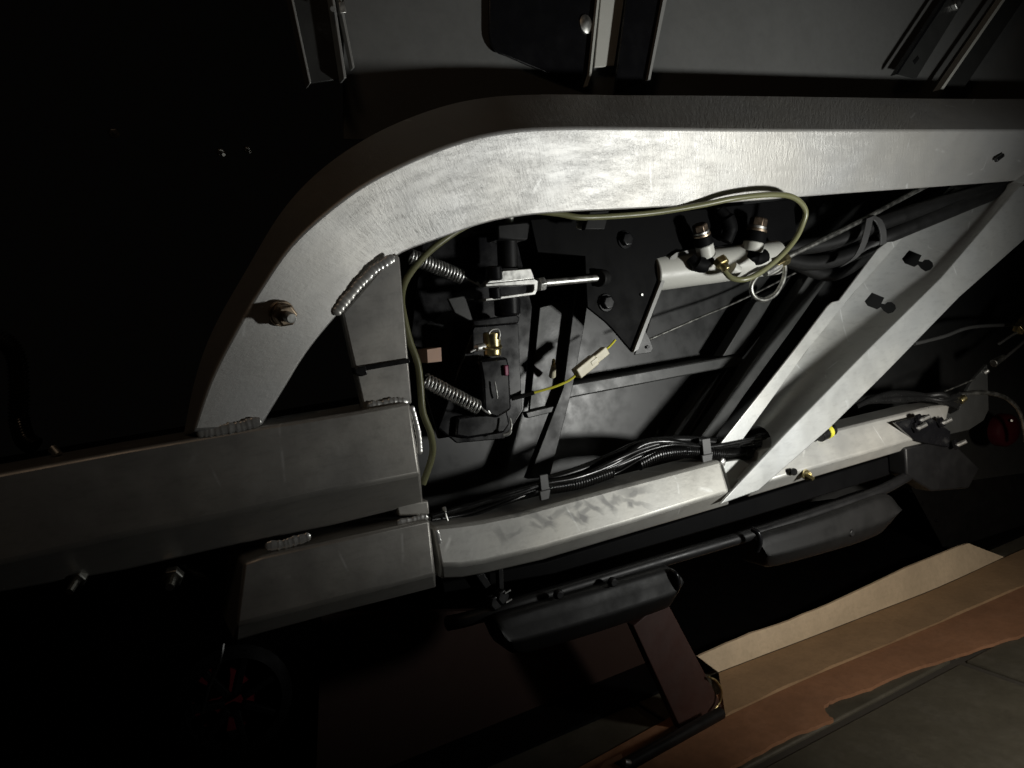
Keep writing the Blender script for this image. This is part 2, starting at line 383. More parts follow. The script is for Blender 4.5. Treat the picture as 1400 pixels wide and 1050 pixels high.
nm = bpy.data.meshes.new_from_object(web_o.evaluated_get(bpy.context.evaluated_depsgraph_get()))
web_o.modifiers.clear(); web_o.data = nm
bpy.data.objects.remove(cutter)
for p_ in nm.polygons: p_.use_smooth = True
nm.set_sharp_from_angle(angle=math.radians(35))
px_slab([(1225,322),(1246,312),(1167,401),(1102,481),(1012,606),(984,608),(1085,480),(1132,418),(1138,413),(1147,411),(1200,341)], .038, .003).build('brace_lip', M['alu_chan'], fr, bevel=.0008)
sp = [(1246,312),(1167,401),(1102,481),(1012,606)]
mb = MB(); mb.ring_loft([[P(x, y, .0412)+Vector((-.004, 0, 0)), P(x, y, .0412)+Vector((-.001, 0, 0)), P(x, y, .0412)+Vector((-.001, .0085, 0)), P(x, y, .0412)+Vector((-.004, .0085, 0))] for x, y in sp]); mb.build('lip_return', M['alu_chan'], fr)
# foot plate between lower rail and brace
px_slab([(987,632),(1012,628),(1035,640),(1022,664),(1000,672)], .028, .01).build('foot_plate', M['alu_chan'], fr, bevel=.001)

def weld(pts, r, y, squash=1.0):
    ps = path([(a, b, y) for a, b in pts], 16); L = sum((ps[i+1]-ps[i]).length for i in range(len(ps)-1))
    # resample evenly
    out = []; rs = []; nn = max(12, int(L/.0009)); cum = [0]
    for i in range(len(ps)-1): cum.append(cum[-1]+(ps[i+1]-ps[i]).length)
    j = 0; lam = .0052; ph = random.uniform(0, 6)
    for k in range(nn+1):
        s = L*k/nn
        while j < len(ps)-2 and cum[j+1] < s: j += 1
        t = (s-cum[j])/max(1e-9, cum[j+1]-cum[j]); p = ps[j].lerp(ps[j+1], min(1, t))
        f = (s/lam+.25*math.sin(s*240+ph)) % 1.0
        rr = r*(.90+.20*(1-f)**1.5)*(1+.05*math.sin(s*310)+.03*math.sin(s*777))
        e = min(s, L-s)/(r*1.0)
        if e < 1: rr *= max(.25, math.sqrt(max(0, 1-(1-e)**2)))
        out.append(p+Vector((0, 0, math.sin(s*310)*r*.07))); rs.append(rr)
    mb = MB().tube(out, rs, 16); ym = sum(p.y for p in out)/len(out)
    for q in mb.v: q.y = ym+(q.y-ym)*.34
    return mb.build('weld_bead', M['weld'], fr, ang=60)
weld([(540,352),(515,366),(490,390),(470,414),(457,430)], .0048, .0070)
weld([(268,592),(300,588),(330,582),(358,575)], .0046, .0005)
weld([(502,558),(530,553),(558,549)], .0054, .0110)
weld([(362,748),(395,742),(425,732)], .0046, .012)
weld([(542,716),(565,711),(586,707)], .0036, .012)
weld([(562,555),(568,575),(573,600),(574,622)], .0030, .006)
weld([(596,724),(602,745),(604,770)], .0026, .012)
weld([(985,634),(992,630)], .005, .018)
weld([(1012,664),(1024,672)], .0025, .006)
# bolt on the arch leg: flange nut, hex nut and stud end
bp = P(384,428,-.002); ax = Vector((.12, -1, -.25)).normalized()
mb = MB(); mb.cyl(bp, bp+ax*.004, .0118, .0114, 24); mb.cyl(bp+ax*.004, bp+ax*.0065, .0100, .0090, 24); bw = mb.build('bolt_washer', M['rusty'], fr, bevel=.0006)
mb = MB(); hexa(mb, bp+ax*.0065, ax, .0102, .009); mb.build('bolt_nut', M['rusty'], bw, bevel=.0008)
mb = MB(); mb.cyl(bp+ax*.016, bp+ax*.026, .0048, .0044, 16); mb.build('bolt_stud', M['zinc'], bw, bevel=.0006)

# cable tie round the post
t_ = thing('cable_tie', 'black cable tie strapped round the aluminium gusset post', 'cable tie', P(520,500,.012))
px_slab([(486,502),(560,490),(561,496),(487,509)], .0105, .003).build('strap', M['loom'], t_, bevel=.0006)
px_slab([(484,503),(500,500),(503,512),(494,515),(486,511)], .004, .010).build('head', M['loom'], t_, bevel=.001)

# ------------------------------------------------------------------ floor pan and stiffeners behind the frame
pan = thing('floor_pan', 'black painted steel body pan behind the frame with ledge and ribs', 'body panel', P(760, 690, .16))
def wavy(pts4, y, nx, ny, amp, name, mat):
    a, b, c, d = [P(*p, y) for p in pts4]; vs = []; fs = []
    for j in range(ny+1):
        for i in range(nx+1):
            s, t = i/nx, j/ny; p = a.lerp(b, s).lerp(d.lerp(c, s), t)
            p = p + IN(amp*(math.sin(s*7+t*3)*math.sin(t*5+.6)+.6*math.sin(s*13+1)*math.sin(t*9)))
            vs.append(p)
    n1 = len(vs); vs += [v+IN(.004) for v in vs]
    for j in range(ny):
        for i in range(nx):
            q = (j*(nx+1)+i, j*(nx+1)+i+1, (j+1)*(nx+1)+i+1, (j+1)*(nx+1)+i); fs.append(q); fs.append(tuple(k+n1 for k in q[::-1]))
    return MB().add(vs, fs).build(name, mat, pan)
wavy([(490,250),(1450,200),(1450,640),(560,760)], .16, 60, 30, .0012, 'back_sheet', M['pan'])
px_slab([(776,526),(1010,485,.12),(1023,497,.12),(776,545)], .12, .045).build('ledge', M['grey_plate'], pan, bevel=.002)
px_slab([(738,420),(800,405),(786,470),(779,528),(768,560),(723,568)], .118, .004).build('stiffener_plate', M['grey_plate'], pan, bevel=.001)
px_slab([(719,564),(766,553),(770,560),(722,572)], .108, .010).build('stiffener_lip', M['grey_plate'], pan, bevel=.001)
px_slab([(800,290),(822,290),(800,440),(783,530),(752,652),(722,655),(770,530),(783,430)], .105, .012).build('upright_rib', M['black'], pan, bevel=.001)
px_slab([(1033,413),(1064,396),(1013,483),(988,487)], .12, .02).build('rib', M['grey_plate'], pan, bevel=.001)
px_slab([(975,510),(993,506),(937,602),(915,604)], .135, .02).build('rib', M['grey_plate'], pan, bevel=.001)
px_slab([(1062,400),(1118,330),(1128,350),(1015,490),(960,600),(937,602),(993,506),(1013,486)], .128, .01).build('rib', M['black'], pan, bevel=.001)
px_slab([(1122,352),(1150,356),(1080,455),(1018,540),(977,600),(955,602),(1045,472)], .10, .02).build('rib', M['grey_plate'], pan, bevel=.001)
px_slab([(580,310),(700,296),(728,420),(716,560),(700,585),(600,600),(560,470)], .112, .006).build('lever_plate', M['black_gloss'], pan, bevel=.001)

# ------------------------------------------------------------------ upper body panels above the arch
up = thing('upper_body_panel', 'grey powder coated body panel above the arched tube', 'body panel', P(900, 130, .10))
px_slab([(470,-140),(1620,-140),(1620,190),(900,190),(470,190)], .11, .004).build('sheet', M['panel'], up)
bk = thing('corner_bracket', 'black rounded bracket plate with pale folded edge and rivet above the arch', 'bracket', P(740, 60, .07))
arc = [(669,-60),(669,45)]+[(669+22-22*math.cos(t), 45+30*math.sin(t)) for t in [.3,.6,.9,1.2,1.5]]+[(720,88),(760,104),(800,118),(806,108),(812,95),(826,-60)]
px_slab(arc, .102, .003).build('plate', M['black_gloss'], bk, bevel=.0008)
px_slab([(827,-60),(862,-60),(840,90),(813,92)], .099, .004).build('folded_edge', M['cream_plate'], bk, bevel=.0008)
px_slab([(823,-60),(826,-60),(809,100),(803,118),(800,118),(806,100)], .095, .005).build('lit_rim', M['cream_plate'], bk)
mb = MB(); q = P(801,33,.1015); mb.ring_loft([[q+Vector((math.cos(k*math.pi/8)*r, -h, math.sin(k*math.pi/8)*r*1.25)) for k in range(16)] for r, h in ((.009,-.002),(.009,.001),(.006,.003),(.002,.0038))]); mb.build('rivet', M['zinc'], bk)
rb = thing('support_strap', 'black vertical strap beside the pale bracket edge above the arch', 'strap', P(870, 100, .08))
px_slab([(864,-60),(922,-60),(888,110),(840,130)], .086, .004).build('web', M['black_gloss'], rb, bevel=.0006)
px_slab([(918,-60),(924,-60),(889,109),(886,109)], .080, .0055).build('edge', M['edge'], rb)
ub = thing('channel_bracket', 'narrow black channel bracket with bright edges hanging at the upper left', 'bracket', P(440, 100, .06))
px_slab([(385,-60),(450,-60),(474,107),(424,114)], .078, .003).build('web', M['grey_plate'], ub, bevel=.0005)
px_slab([(385,-60),(389,-60),(426,113),(423,115)], .062, .0155).build('flange', M['edge'], ub, bevel=.0008)
px_slab([(445,-60),(449,-60),(474,106),(470,108)], .062, .0155).build('flange', M['edge'], ub, bevel=.0008)
px_slab([(451,-60),(456,-60),(485,92),(482,93)], .070, .010).build('tab', M['edge'], ub, bevel=.0005)
px_slab([(463,3),(471,1),(474,17),(466,18)], .066, .003).build('clip', M['zinc'], ub, bevel=.0006)
mb = MB(); mb.cyl(P(455,12,.06), P(455,12,.054), .003, .0025, 12); mb.build('rivet', M['zinc'], ub)
sb = thing('slotted_strap', 'grey slotted strap with a bolt above the arch, left of the pair', 'strap', P(1240, 100, .08))
px_slab([(1334,-60),(1356,-60),(1253,107),(1227,101)], .088, .003).build('strap', M['grey_plate'], sb, bevel=.0006)
px_slab([(1330,-60),(1334,-60),(1228,101),(1225,101)], .080, .010).build('edge', M['black_gloss'], sb, bevel=.0004)
px_slab([(1248,84),(1255,76),(1257,80),(1251,88)], .0872, .0006).build('slot', M['black'], sb)
mb = MB(); q = P(1304,8,.088); hexa(mb, q, Vector((0, -1, 0)), .009, .008); mb.build('bolt', M['zinc'], sb, bevel=.0006)
s2 = thing('plain_strap', 'grey strap with a bright edge above the arch, right of the pair', 'strap', P(1300, 115, .08))
px_slab([(1416,-60),(1440,-60),(1317,122),(1290,122)], .088, .003).build('strap', M['grey_plate'], s2, bevel=.0006)
px_slab([(1411,-60),(1416,-60),(1290,122),(1286,122)], .076, .014).build('edge', M['cream_plate'], s2, bevel=.0004)

# ------------------------------------------------------------------ springs
def spring(a, b, r, wire, turns, label, hook):
    t = thing('extension_spring', label, 'spring', b, 'extension springs on the brake levers')
    d = b-a; L = d.length; d.normalize(); e = d.orthogonal().normalized(); g = d.cross(e); pts = []
    k = turns*16
    for i in range(k+1):
        th = 2*math.pi*i/16; pts.append(a+d*L*i/k+(e*math.cos(th)+g*math.sin(th))*r)
    MB().tube(pts, wire, 6).build('coil', M['spring'], t, ang=60)
    q = crom([b+e*r, b+e*r*.4+d*.003, b+d*.008, (b+d*.008).lerp(hook, .6), hook, hook+Vector((-.002, 0, .004))], 5)
    MB().tube(q, wire, 6).build('hook', M['spring'], t, ang=60)
sy = .075
spring(P(560,350,sy), P(632,379,sy), 9.5*S(600,360,sy), 1.55*S(600,360,sy), 17, 'upper grey coil spring tucked under the arched tube beside the olive pipe', P(655,390,sy))
spring(P(581,520,.05), P(655,558,.05), 9.5*S(600,540,.05), 1.45*S(600,540,.05), 16, 'lower bright coil spring beside the olive pipe below the pink sticker', P(670,566,.055))

# ------------------------------------------------------------------ pivot shaft with levers
y0 = .075
pv = thing('pivot_shaft', 'black vertical pivot shaft with square cap behind the clevis', 'shaft', P(690, 430, y0))
sc = S(690, 350, y0)
def vc(x, ya, yb, r, y=y0): return MB().cyl(P(x, ya, y), P(x+(yb-ya)*.04, yb, y), r*S(x, ya, y), n=24)
px_slab([(680,307),(720,303),(725,306),(722,328),(716,329),(681,327)], .058, .03).build('cap_block', M['black'], pv, bevel=.002)
vc(696, 290, 306, 6).build('stud', M['zinc'], pv, bevel=.001)
vc(693, 327, 368, 14).build('upper_sleeve', M['black'], pv, bevel=.0015)
vc(693, 405, 432, 18).build('lower_sleeve', M['black_gloss'], pv, bevel=.0025)
px_slab([(612,408),(636,404),(646,435),(648,441),(622,428)], .070, .004).build('lever_ear', M['grey_plate'], pv, bevel=.001)
px_slab([(646,438),(706,430),(711,434),(709,442),(648,447)], .066, .03).build('shelf', M['black_gloss'], pv, bevel=.0015)
px_slab([(648,447),(709,442),(714,560),(690,600),(625,606),(600,585)], .085, .005).build('hanger_plate', M['black_gloss'], pv, bevel=.001)
px_slab([(625,570),(694,560),(698,580),(690,592),(640,600),(622,597)], .078, .006).build('hanger_foot', M['black_gloss'], pv, bevel=.003)

cl = thing('clevis_rod', 'zinc plated clevis fork with pin and threaded pull rod', 'clevis', P(700, 390, .06))
yc = .052
def strip(pts, w, y, name, mat, par, bev=.0006, t=.003):
    ps = [P(a, b, y) for a, b in pts]; return MB().ring_loft([[p+Vector((0, -w, 0)), p+Vector((0, w, 0)), p+Vector((0, w, -t)), p+Vector((0, -w, -t))] for p in ps]).build(name, mat, par, bevel=bev)
px_slab([(664,388),(731,381),(736,384),(735,397),(732,403),(664,412),(664,408),(728,399),(730,396),(730,389),(664,392)], yc, .018).build('fork', M['zinc'], cl, bevel=.0008)
px_slab([(664,388),(688,370),(726,367),(731,381)], .0535, .015).build('fork_cheek', M['zinc'], cl, bevel=.0008)
mb = MB(); mb.cyl(P(674,364,.05), P(676,384,.05), 14*sc*.82, n=20); mb.build('pin_head', M['black_gloss'], cl, bevel=.002)
mb = MB(); mb.cyl(P(676,393,.055), P(678,409,.055), 9*sc*.9, n=18); mb.build('pin_end', M['black_gloss'], cl, bevel=.0015)
a_, b_ = P(735,389,.06), P(744,387.5,.06); mb = MB(); hexa(mb, a_, b_-a_, 12*sc*.85, (b_-a_).length); mb.build('lock_nut', M['zinc'], cl, bevel=.0006)
a_, b_ = P(744,387,.06), P(830,379,.066); L = (b_-a_).length; ps = [a_.lerp(b_, i/90) for i in range(91)]
MB().tube(ps, [(5.0+(.35 if i % 2 else -.35))*sc for i in range(91)], 12).build('threaded_rod', M['zinc'], cl, ang=60)

# brake light switch with yellow zinc clamp
sw = thing('brake_switch', 'black switch with yellow zinc clamp on top and pink mark', 'switch', P(675, 560, .06))
cc_ = vc(672, 454, 487, 12, .06).build('clamp_collar', M['brass'], sw, bevel=.002)
mb = MB(); mb.tube([P(672+13*math.cos(t), 474+3.5*math.sin(t), .052-.008*math.sin(t)) for t in [k*2*math.pi/24 for k in range(25)]], .0014, 8); mb.build('clamp_ring', M['brass'], cc_)
mb = MB(); mb.tube(path([(668,456,.05),(672,451,.05),(680,450,.05),(683,456,.05),(682,464,.05)]), .0012, 8); mb.build('clamp_wire', M['zinc'], cc_)
mb = MB(); mb.cyl(P(662,474,.052), P(651,476,.050), .0045, .004, 12); mb.build('clamp_screw', M['zinc'], cc_, bevel=.0006)
mb = MB(); mb.cyl(P(653,476,.05), P(643,481,.05), .0014, .0012, 8); mb.build('screw_tip', M['zinc'], sw)
px_slab([(655,492),(694,488),(697,500),(700,560),(680,572),(662,566),(660,520)], .058, .022).build('body', M['black_gloss'], sw, bevel=.003)
px_slab([(690,500),(695,499),(696,513),(691,514)], .054, .004).build('pink_mark', M['pink'], sw, bevel=.001)
mb = MB(); mb.tube(path([(676,522,.054),(679,535,.053),(680,545,.054)]), .0009, 8); mb.build('pin', M['zinc'], sw)
mb = MB(); mb.tube(path([(697,572,.068),(699,582,.066),(696,592,.066),(688,595,.068)]), [.0012]*10+[.0025]*9, 8); mb.build('hook', M['zinc'], sw)

tag(px_slab([(584,478),(603,475),(604,494),(585,496)], .070, .045).build('paper_sticker', M['sticker']), 'small pinkish square sticker on the black plate between the springs', 'sticker')

# connector and yellow wire
cn = thing('wire_connector', 'cream plastic inline connector with yellow wire hanging in the opening', 'connector', P(808, 492, .06))
a_, b_ = P(788,511,.06), P(829,478,.06); d = (b_-a_).normalized(); e = Vector((0, 1, 0)); g = d.cross(e).normalized(); L = (b_-a_).length/2; cnt = (a_+b_)/2
s1 = S(808,492,.06)
MB().box(cnt-d*L*.42, d*L*.60, e*.006, g*7.5*s1).build('socket_housing', M['conn'], cn, bevel=.0012)
ph_ = MB().box(cnt+d*L*.45, d*L*.50, e*.0052, g*6*s1).build('plug_housing', M['conn'], cn, bevel=.0012)
MB().box(cnt+d*L*.02-e*.0058, d*L*.22, e*.0008, g*3*s1).build('latch', M['conn'], ph_, bevel=.0006)
MB().tube(path([(790,510,.06),(778,520,.062),(757,529,.066),(729,537,.074)]), .0016, 8).build('wire', M['yellow'], cn)
MB().tube(path([(730,536.7,.074),(715,541,.078),(700,545,.08)]), .0026, 8).build('sleeve', M['loom'], cn)
MB().tube(path([(826,480,.06),(834,473,.062),(841,465,.066)]), .0014, 8).build('wire', M['yellow'], cn)
pg = thing('wire_terminal', 'tiny pale crimped terminal sticking out beside the yellow wire', 'terminal', P(756, 510, .1))
mb = MB(); mb.cyl(P(755,514,.105), P(757,499,.09), .0045, .003, 12); mb.build('crimp', M['conn'], pg, bevel=.001)
mb = MB(); mb.cyl(P(756,500,.092), P(757,492,.085), .002, .002, 8); mb.build('tip', M['brass'], pg)

# ------------------------------------------------------------------ cable mounting bracket with bolts
mbk = thing('mounting_bracket', 'black folded mounting bracket carrying the valve block, pale edge at right', 'bracket', P(860, 480, .07))
px_slab([(725,300),(940,288),(1085,272),(1090,330),(960,338),(925,345),(917,352),(880,470),(865,482),(838,450),(828,440),(803,420),(800,350),(735,345)], .070, .004).build('plate', M['matte'], mbk, bevel=.0008)
px_slab([(917,351),(921,354),(873,478),(866,482)], .0645, .005).build('edge_fold', M['edge'], mbk, bevel=.0005)
px_slab([(917,351),(925,345),(960,338),(961,342),(927,350),(921,356)], .0640, .0055).build('top_fold', M['edge'], mbk, bevel=.0005)
px_slab([(882,452),(888,462),(893,476),(890,482),(868,485),(870,479)], .069, .003).build('corner_tab', M['grey_plate'], mbk, bevel=.0006)
px_slab([(884,474),(888,472),(889,475),(885,477)], .0665, .0012).build('tab_hole', M['black'], mbk)
for x, y in ((854,328),(828,414)):
    q = P(x, y, .070); mb = MB(); mb.cyl(q, q+IN(-.002), .011, n=20); hexa(mb, q+IN(-.002), Vector((0, -1, 0)), .0085, .006); mb.build('bolt', M['black_gloss'], mbk, bevel=.0006)
mb = MB(); mb.cyl(P(826,380,.07), P(818,381,.062), .010, n=20); mb.build('grommet', M['rubber'], mbk, bevel=.001)
mb = MB(); q = P(877,403,.069); mb.cyl(q, q+IN(-.0015), .0016, n=10); mb.build('stud_tip', M['zinc'], mbk)
hc = thing('pipe_clip', 'black plastic clip holding the olive pipe under the arched tube', 'clip', P(815, 305, .04))
px_slab([(806,288),(834,287),(827,314),(799,314)], .034, .008).build('clip_body', M['rubber'], hc, bevel=.0015)
px_slab([(790,300),(799,302),(797,314),(791,312)], .044, .004).build('clip_tab', M['cream_plate'], hc, bevel=.001)

# ------------------------------------------------------------------ valve block, banjo bolts and pipes
vb_ = thing('brake_pipe_union', 'pale metal brake pipe union block with two banjo bolts', 'union', P(980, 380, .05))
MB().cyl(P(890,374,.085), P(1062,352,.060), 24*S(980,362,.07), n=32).build('body_cylinder', M['cream_plate'], vb_, bevel=.002)
def banjo(x, y, s, lean):
    b = P(x, y, .046); a = P(x+lean, y+36, .052); d = (b-a).normalized(); k = S(x, y, .046)*s
    be = MB().cyl(a, b-d*24*k, 15*k, 15*k, 24).build('banjo_eye', M['cream_plate'], vb_, bevel=.0015)
    MB().cyl(b-d*24*k, b-d*9*k, 16.5*k, 15*k, 24).build('collar', M['matte'], be, bevel=.001)
    MB().cyl(b-d*9*k, b-d*5*k, 14.5*k, n=24).build('copper_washer', M['rusty'], be, bevel=.0004)
    MB().cyl(b-d*5*k, b-d*1*k, 13*k, n=24).build('washer', M['zinc'], be, bevel=.0004)
    mb = MB(); hexa(mb, b-d*1*k, d, 12.5*k, 12*k, .5); mb.build('bolt_head', M['dull_bolt'], be, bevel=.0006)
banjo(958, 315, .84, 8); banjo(1036, 308, .95, -8)
MB().tube(path([(944,352,.054),(952,360,.050),(962,362,.049),(972,356,.05)]), [.007]*6+[.010]*7+[.006]*6, 14).build('fitting_shade', M['matte'], vb_)  # black form put in for the shadow below the left banjo bolt
MB().tube(path([(1020,348,.052),(1032,353,.048),(1044,350,.048),(1056,344,.05)]), [.008]*6+[.010]*7+[.006]*6, 14).build('fitting_shade', M['matte'], vb_)  # black form put in for the shadow below the right banjo bolt
MB().tube(path([(984,286,.056),(994,298,.052),(998,314,.052),(992,330,.055)]), [.007]*6+[.010]*7+[.009]*6, 14).build('fitting_shade', M['matte'], vb_)
a_, b_ = P(983,354,.04), P(994,369,.03); mb = MB(); hexa(mb, a_, b_-a_, .0095, (b_-a_).length*.55); mb.build('flare_nut', M['brass'], vb_, bevel=.0008)
mb = MB(); mb.cyl(a_.lerp(b_, .5), b_, .0065, .005, 14); mb.build('flare_nut_neck', M['brass'], vb_, bevel=.0006)
a_, b_ = P(1000,366,.036), P(1010,372,.034); mb = MB(); mb.cyl(a_, b_, .009, .007, 16); mb.build('bleed_boss', M['cream_plate'], vb_, bevel=.001)
a_, b_ = P(1058,362,.04), P(1076,353,.04); mb = MB(); hexa(mb, a_, b_-a_, .0085, (b_-a_).length); mb.build('end_nut', M['brass'], vb_, bevel=.0008)
mb = MB(); mb.tube(path([(1046,374,.036),(1060,366,.037),(1066,362,.038)]), .005, 10); mb.build('spigot', M['zinc'], vb_)

hose = [(578,662,.05),(591,622,.045),(589,594,.035),(578,563,.028),(575,530,.026),(571,497,.025),(560,466,.025),(552,432,.026),(549,406,.03),(556,381,.036),(576,355,.044),(600,333,.05),(637,309,.052),(680,294,.05),(726,289,.045),(763,292,.04),(792,297,.036),(831,296,.034),(892,291,.028),(955,281,.014),(1005,271,.002),(1055,266,-.004),(1085,270,-.004),(1101,287,0),(1097,307,.006),(1085,330,.010),(1062,355,.013),(1035,375,.015),(1017,382,.018),(1000,380,.024),(991,371,.028)]
tag(MB().tube(path(hose, 6), 4.4*S(800,300,.02), 12).build('brake_pipe', M['pipe'], ang=60), 'long olive green brake pipe curling round the opening to the union block', 'pipe')
tag(MB().tube(path([(1072,356,.042),(1073,370,.042),(1070,385,.042),(1060,402,.044),(1045,410,.045),(1031,405,.044),(1027,391,.042),(1036,376,.040),(1046,370,.037)]), 3.3*S(1050,380,.04), 10).build('looped_pipe', M['steel_pipe'], ang=60), 'short dull pipe looped below the union block', 'pipe')
tag(MB().tube(path([(1070,354,.05),(1120,330,.045),(1180,300,.04),(1245,265,.04),(1290,243,.045)]), 3.6*S(1150,300,.04), 10).build('straight_pipe', M['steel_pipe'], ang=60), 'straight thin grey pipe running up right behind the arched tube', 'pipe')
tag(MB().tube(path([(888,464,.10),(950,437,.11),(1022,406,.12),(1116,358,.12)]), .0016, 8).build('crease_glint', M['steel_pipe'], ang=60), 'thin rod put in for the highlight on the pan crease below the union block', 'wire')  # rod added as the edge highlight along a crease of the pan

# black hoses and clamp at the right
hs = thing('hose_pair', 'pair of thick black rubber hoses running behind the diagonal brace', 'hose', P(1150, 340, .06))
MB().tube(path([(1040,330,.085),(1080,338,.08),(1140,330,.066),(1200,306,.044),(1280,280,.030),(1350,258,.034),(1420,236,.05)]), 11*S(1150,330,.06), 14).build('hose', M['rubber'], hs, ang=60)
MB().tube(path([(1050,348,.09),(1110,360,.085),(1170,345,.068),(1215,322,.044),(1290,291,.026),(1350,267,.030),(1420,242,.05)]), 11*S(1150,330,.06), 14).build('hose', M['rubber'], hs, ang=60)
MB().tube(path([(1060,345,.095),(1130,375,.09),(1180,352,.085),(1240,300,.08),(1300,262,.075)]), 10*S(1150,330,.06), 12).build('hose', M['rubber'], hs, ang=60)
hcl = thing('hose_clamp', 'dark grey flat strap clamp looped round the black hoses', 'clamp', P(1180, 340, .05))
def band(pts, wv, name):
    ps = path(pts, 6); return MB().ring_loft([[p-wv, p+wv, p+wv+IN(.0022), p-wv+IN(.0022)] for p in ps]).build(name, M['strap'], hcl, bevel=.0004)
band([(1190,297,.030),(1186,316,.028),(1180,336,.030),(1170,352,.036),(1152,364,.048)], Vector((.0075, 0, .0015)), 'strap')
band([(1192,296,.032),(1202,302,.029),(1208,317,.027),(1208,334,.030)], Vector((.0065, 0, .001)), 'strap')

# ------------------------------------------------------------------ wiring harness
wh = thing('wiring_harness', 'black wiring harness in split loom running along the lower rail', 'wiring', P(820, 650, .04))
def rib_tube(pts, r, name, lam=.0035):
    ps = path(pts, 14); out = []; L = 0; acc = [0]
    for i in range(len(ps)-1): acc.append(acc[-1]+(ps[i+1]-ps[i]).length)
    nn = int(acc[-1]/(lam/4)); j = 0; q = []
    for k in range(nn+1):
        s = acc[-1]*k/nn
        while j < len(ps)-2 and acc[j+1] < s: j += 1
        q.append(ps[j].lerp(ps[j+1], min(1, (s-acc[j])/max(1e-9, acc[j+1]-acc[j]))))
    return MB().tube(q, [r*(1.06 if (k % 4) in (0, 1) else .92) for k in range(nn+1)], 12).build(name, M['loom'], wh, ang=50)
main = [(590,712),(640,700),(700,680),(745,664),(790,655),(840,638),(880,618),(920,608),(970,612),(1040,604)]
rib_tube([(742,668,.046),(790,660,.044),(835,645,.044)], 9*S(790,655,.045), 'loom')
rib_tube([(872,634,.046),(900,621,.044),(940,617,.044),(990,621,.044),(1030,618,.047)], 9.5*S(930,620,.045), 'loom')
rib_tube([(600,707,.06),(650,694,.056),(690,682,.055)], 7*S(650,690,.05), 'loom')
for k in range(9):
    dy = random.uniform(-9, 9); dd = random.uniform(.036, .06)
    MB().tube(path([(x, y+dy*(.6+.5*math.sin(i*1.3+k))+random.uniform(-2.5, 2.5), dd+random.uniform(-.004, .004)) for i, (x, y) in enumerate(main)], 6), random.choice((2.0, 2.6, 3.4, 4.2))*S(800,650,.045), 8).build('wire', M['loom'], wh, ang=60)
MB().tube(path([(740,658,.05),(790,643,.05),(835,625,.05),(880,606,.05),(940,601,.05),(1000,606,.05),(1045,596,.052)]), 6*S(800,650,.05), 12).build('sheath', M['loom'], wh, ang=60)
def tie(x, y, lab):
    t = thing('harness_tie', lab, 'cable tie', P(x, y, .04), 'cable ties round the wiring harness')
    px_slab([(x-6,y-14),(x+5,y-16),(x+8,y+12),(x-3,y+15)], .0315, .002).build('strap', M['grey_plastic'], t, bevel=.0006)
    px_slab([(x-6,y+8),(x+9,y+5),(x+7,y+18),(x-4,y+21)], .028, .004).build('head', M['grey_plastic'], t, bevel=.0008)
tie(744, 664, 'grey cable tie round the left end of the split loom'); tie(966, 615, 'grey cable tie round the harness near the diagonal brace')
tag(MB().tube(path([(607,694,.04),(609,702,.036),(612,712,.034)]), [.0022]*6+[.0012]*7, 8).build('wire_end', M['zinc']), 'tiny shiny wire end standing up at the left end of the harness', 'wire')

# ------------------------------------------------------------------ bottom bars and steps
br = tag(rail and MB().ring_loft([[P(*a, .05), P(*b, .05), P(*b, .05)+IN(.03), P(*a, .05)+IN(.03)] for a, b in (((604,796),(606,812)),((745,768),(760,785)),((1000,690),(1012,712)),((1245,615),(1250,640)))]).build('sill_bar', M['matte'], bevel=.002), 'straight black sill bar directly below the aluminium lower rail', 'bar')
px_slab
step = thing('side_step', 'black tubular side step with two padded treads below the frame', 'step', P(900, 790, .02))
bar = [(612,852,.045),(640,846,.03),(700,828,.02),(800,798,.02),(920,762,.02),(1035,728,.02),(1120,700,.02),(1200,672,.02),(1245,648,.03)]
MB().tube(path(bar, 6), 9*S(900,770,.02), 16).build('tube', M['black'], step, ang=60)
def tread(topl, botl, y, dep, name='tread'):
    rr = []
    tl_ = crom([Vector((*p, 0)) for p in topl], 5); bl_ = crom([Vector((*p, 0)) for p in botl], 5)
    for a, b in zip(tl_, bl_):
        p, q = P(a.x, a.y, y), P(b.x, b.y, y+.004); prof = []
        for t, o in ((0, .004), (.03, -.002), (.12, -.006), (.30, -.009), (.50, -.012), (.56, -.0135), (.62, -.0125), (.80, -.008), (.93, -.003), (1, .004)):
            prof.append(p.lerp(q, t)+IN(o))
        rr.append(prof+[q+IN(dep), p+IN(dep)])
    return MB().ring_loft(rr).build(name, M['rubber'], step, ang=50)
tread([(676,850),(690,838),(800,806),(900,777),(915,775),(924,782)], [(690,882),(712,895),(800,872),(900,838),(916,826),(926,800)], .006, .035)
tread([(1034,738),(1046,728),(1120,706),(1196,678),(1215,676),(1222,688)], [(1042,770),(1056,776),(1120,760),(1190,738),(1210,722),(1222,700)], .008, .035)
for x, y in ((766,814),(840,797),(1166,729)):
    q = P(x, y, -.004); mb = MB(); mb.cyl(q+IN(.006), q, .006, .0045, 14); mb.build('tread_stud', M['black'], step, bevel=.001)
for x, y in ((922,792),(1034,735)):
    MB().tube(path([(x-6,y-12,.0),(x+2,y-6,-.006),(x+5,y+6,-.006),(x+1,y+18,.0)]), .0035, 10).build('end_clip', M['black_gloss'], step, ang=60)
hg = thing('step_hanger', 'black hanger rod with shiny nuts between sill bar and side step', 'hanger', P(688, 825, .03))
px_slab([(681,775),(688,773),(690,815),(683,818)], .034, .008).build('rod', M['black'], hg, bevel=.001)
px_slab([(650,786),(662,783),(672,800),(664,806)], .04, .006).build('bracket', M['black'], hg, bevel=.001)
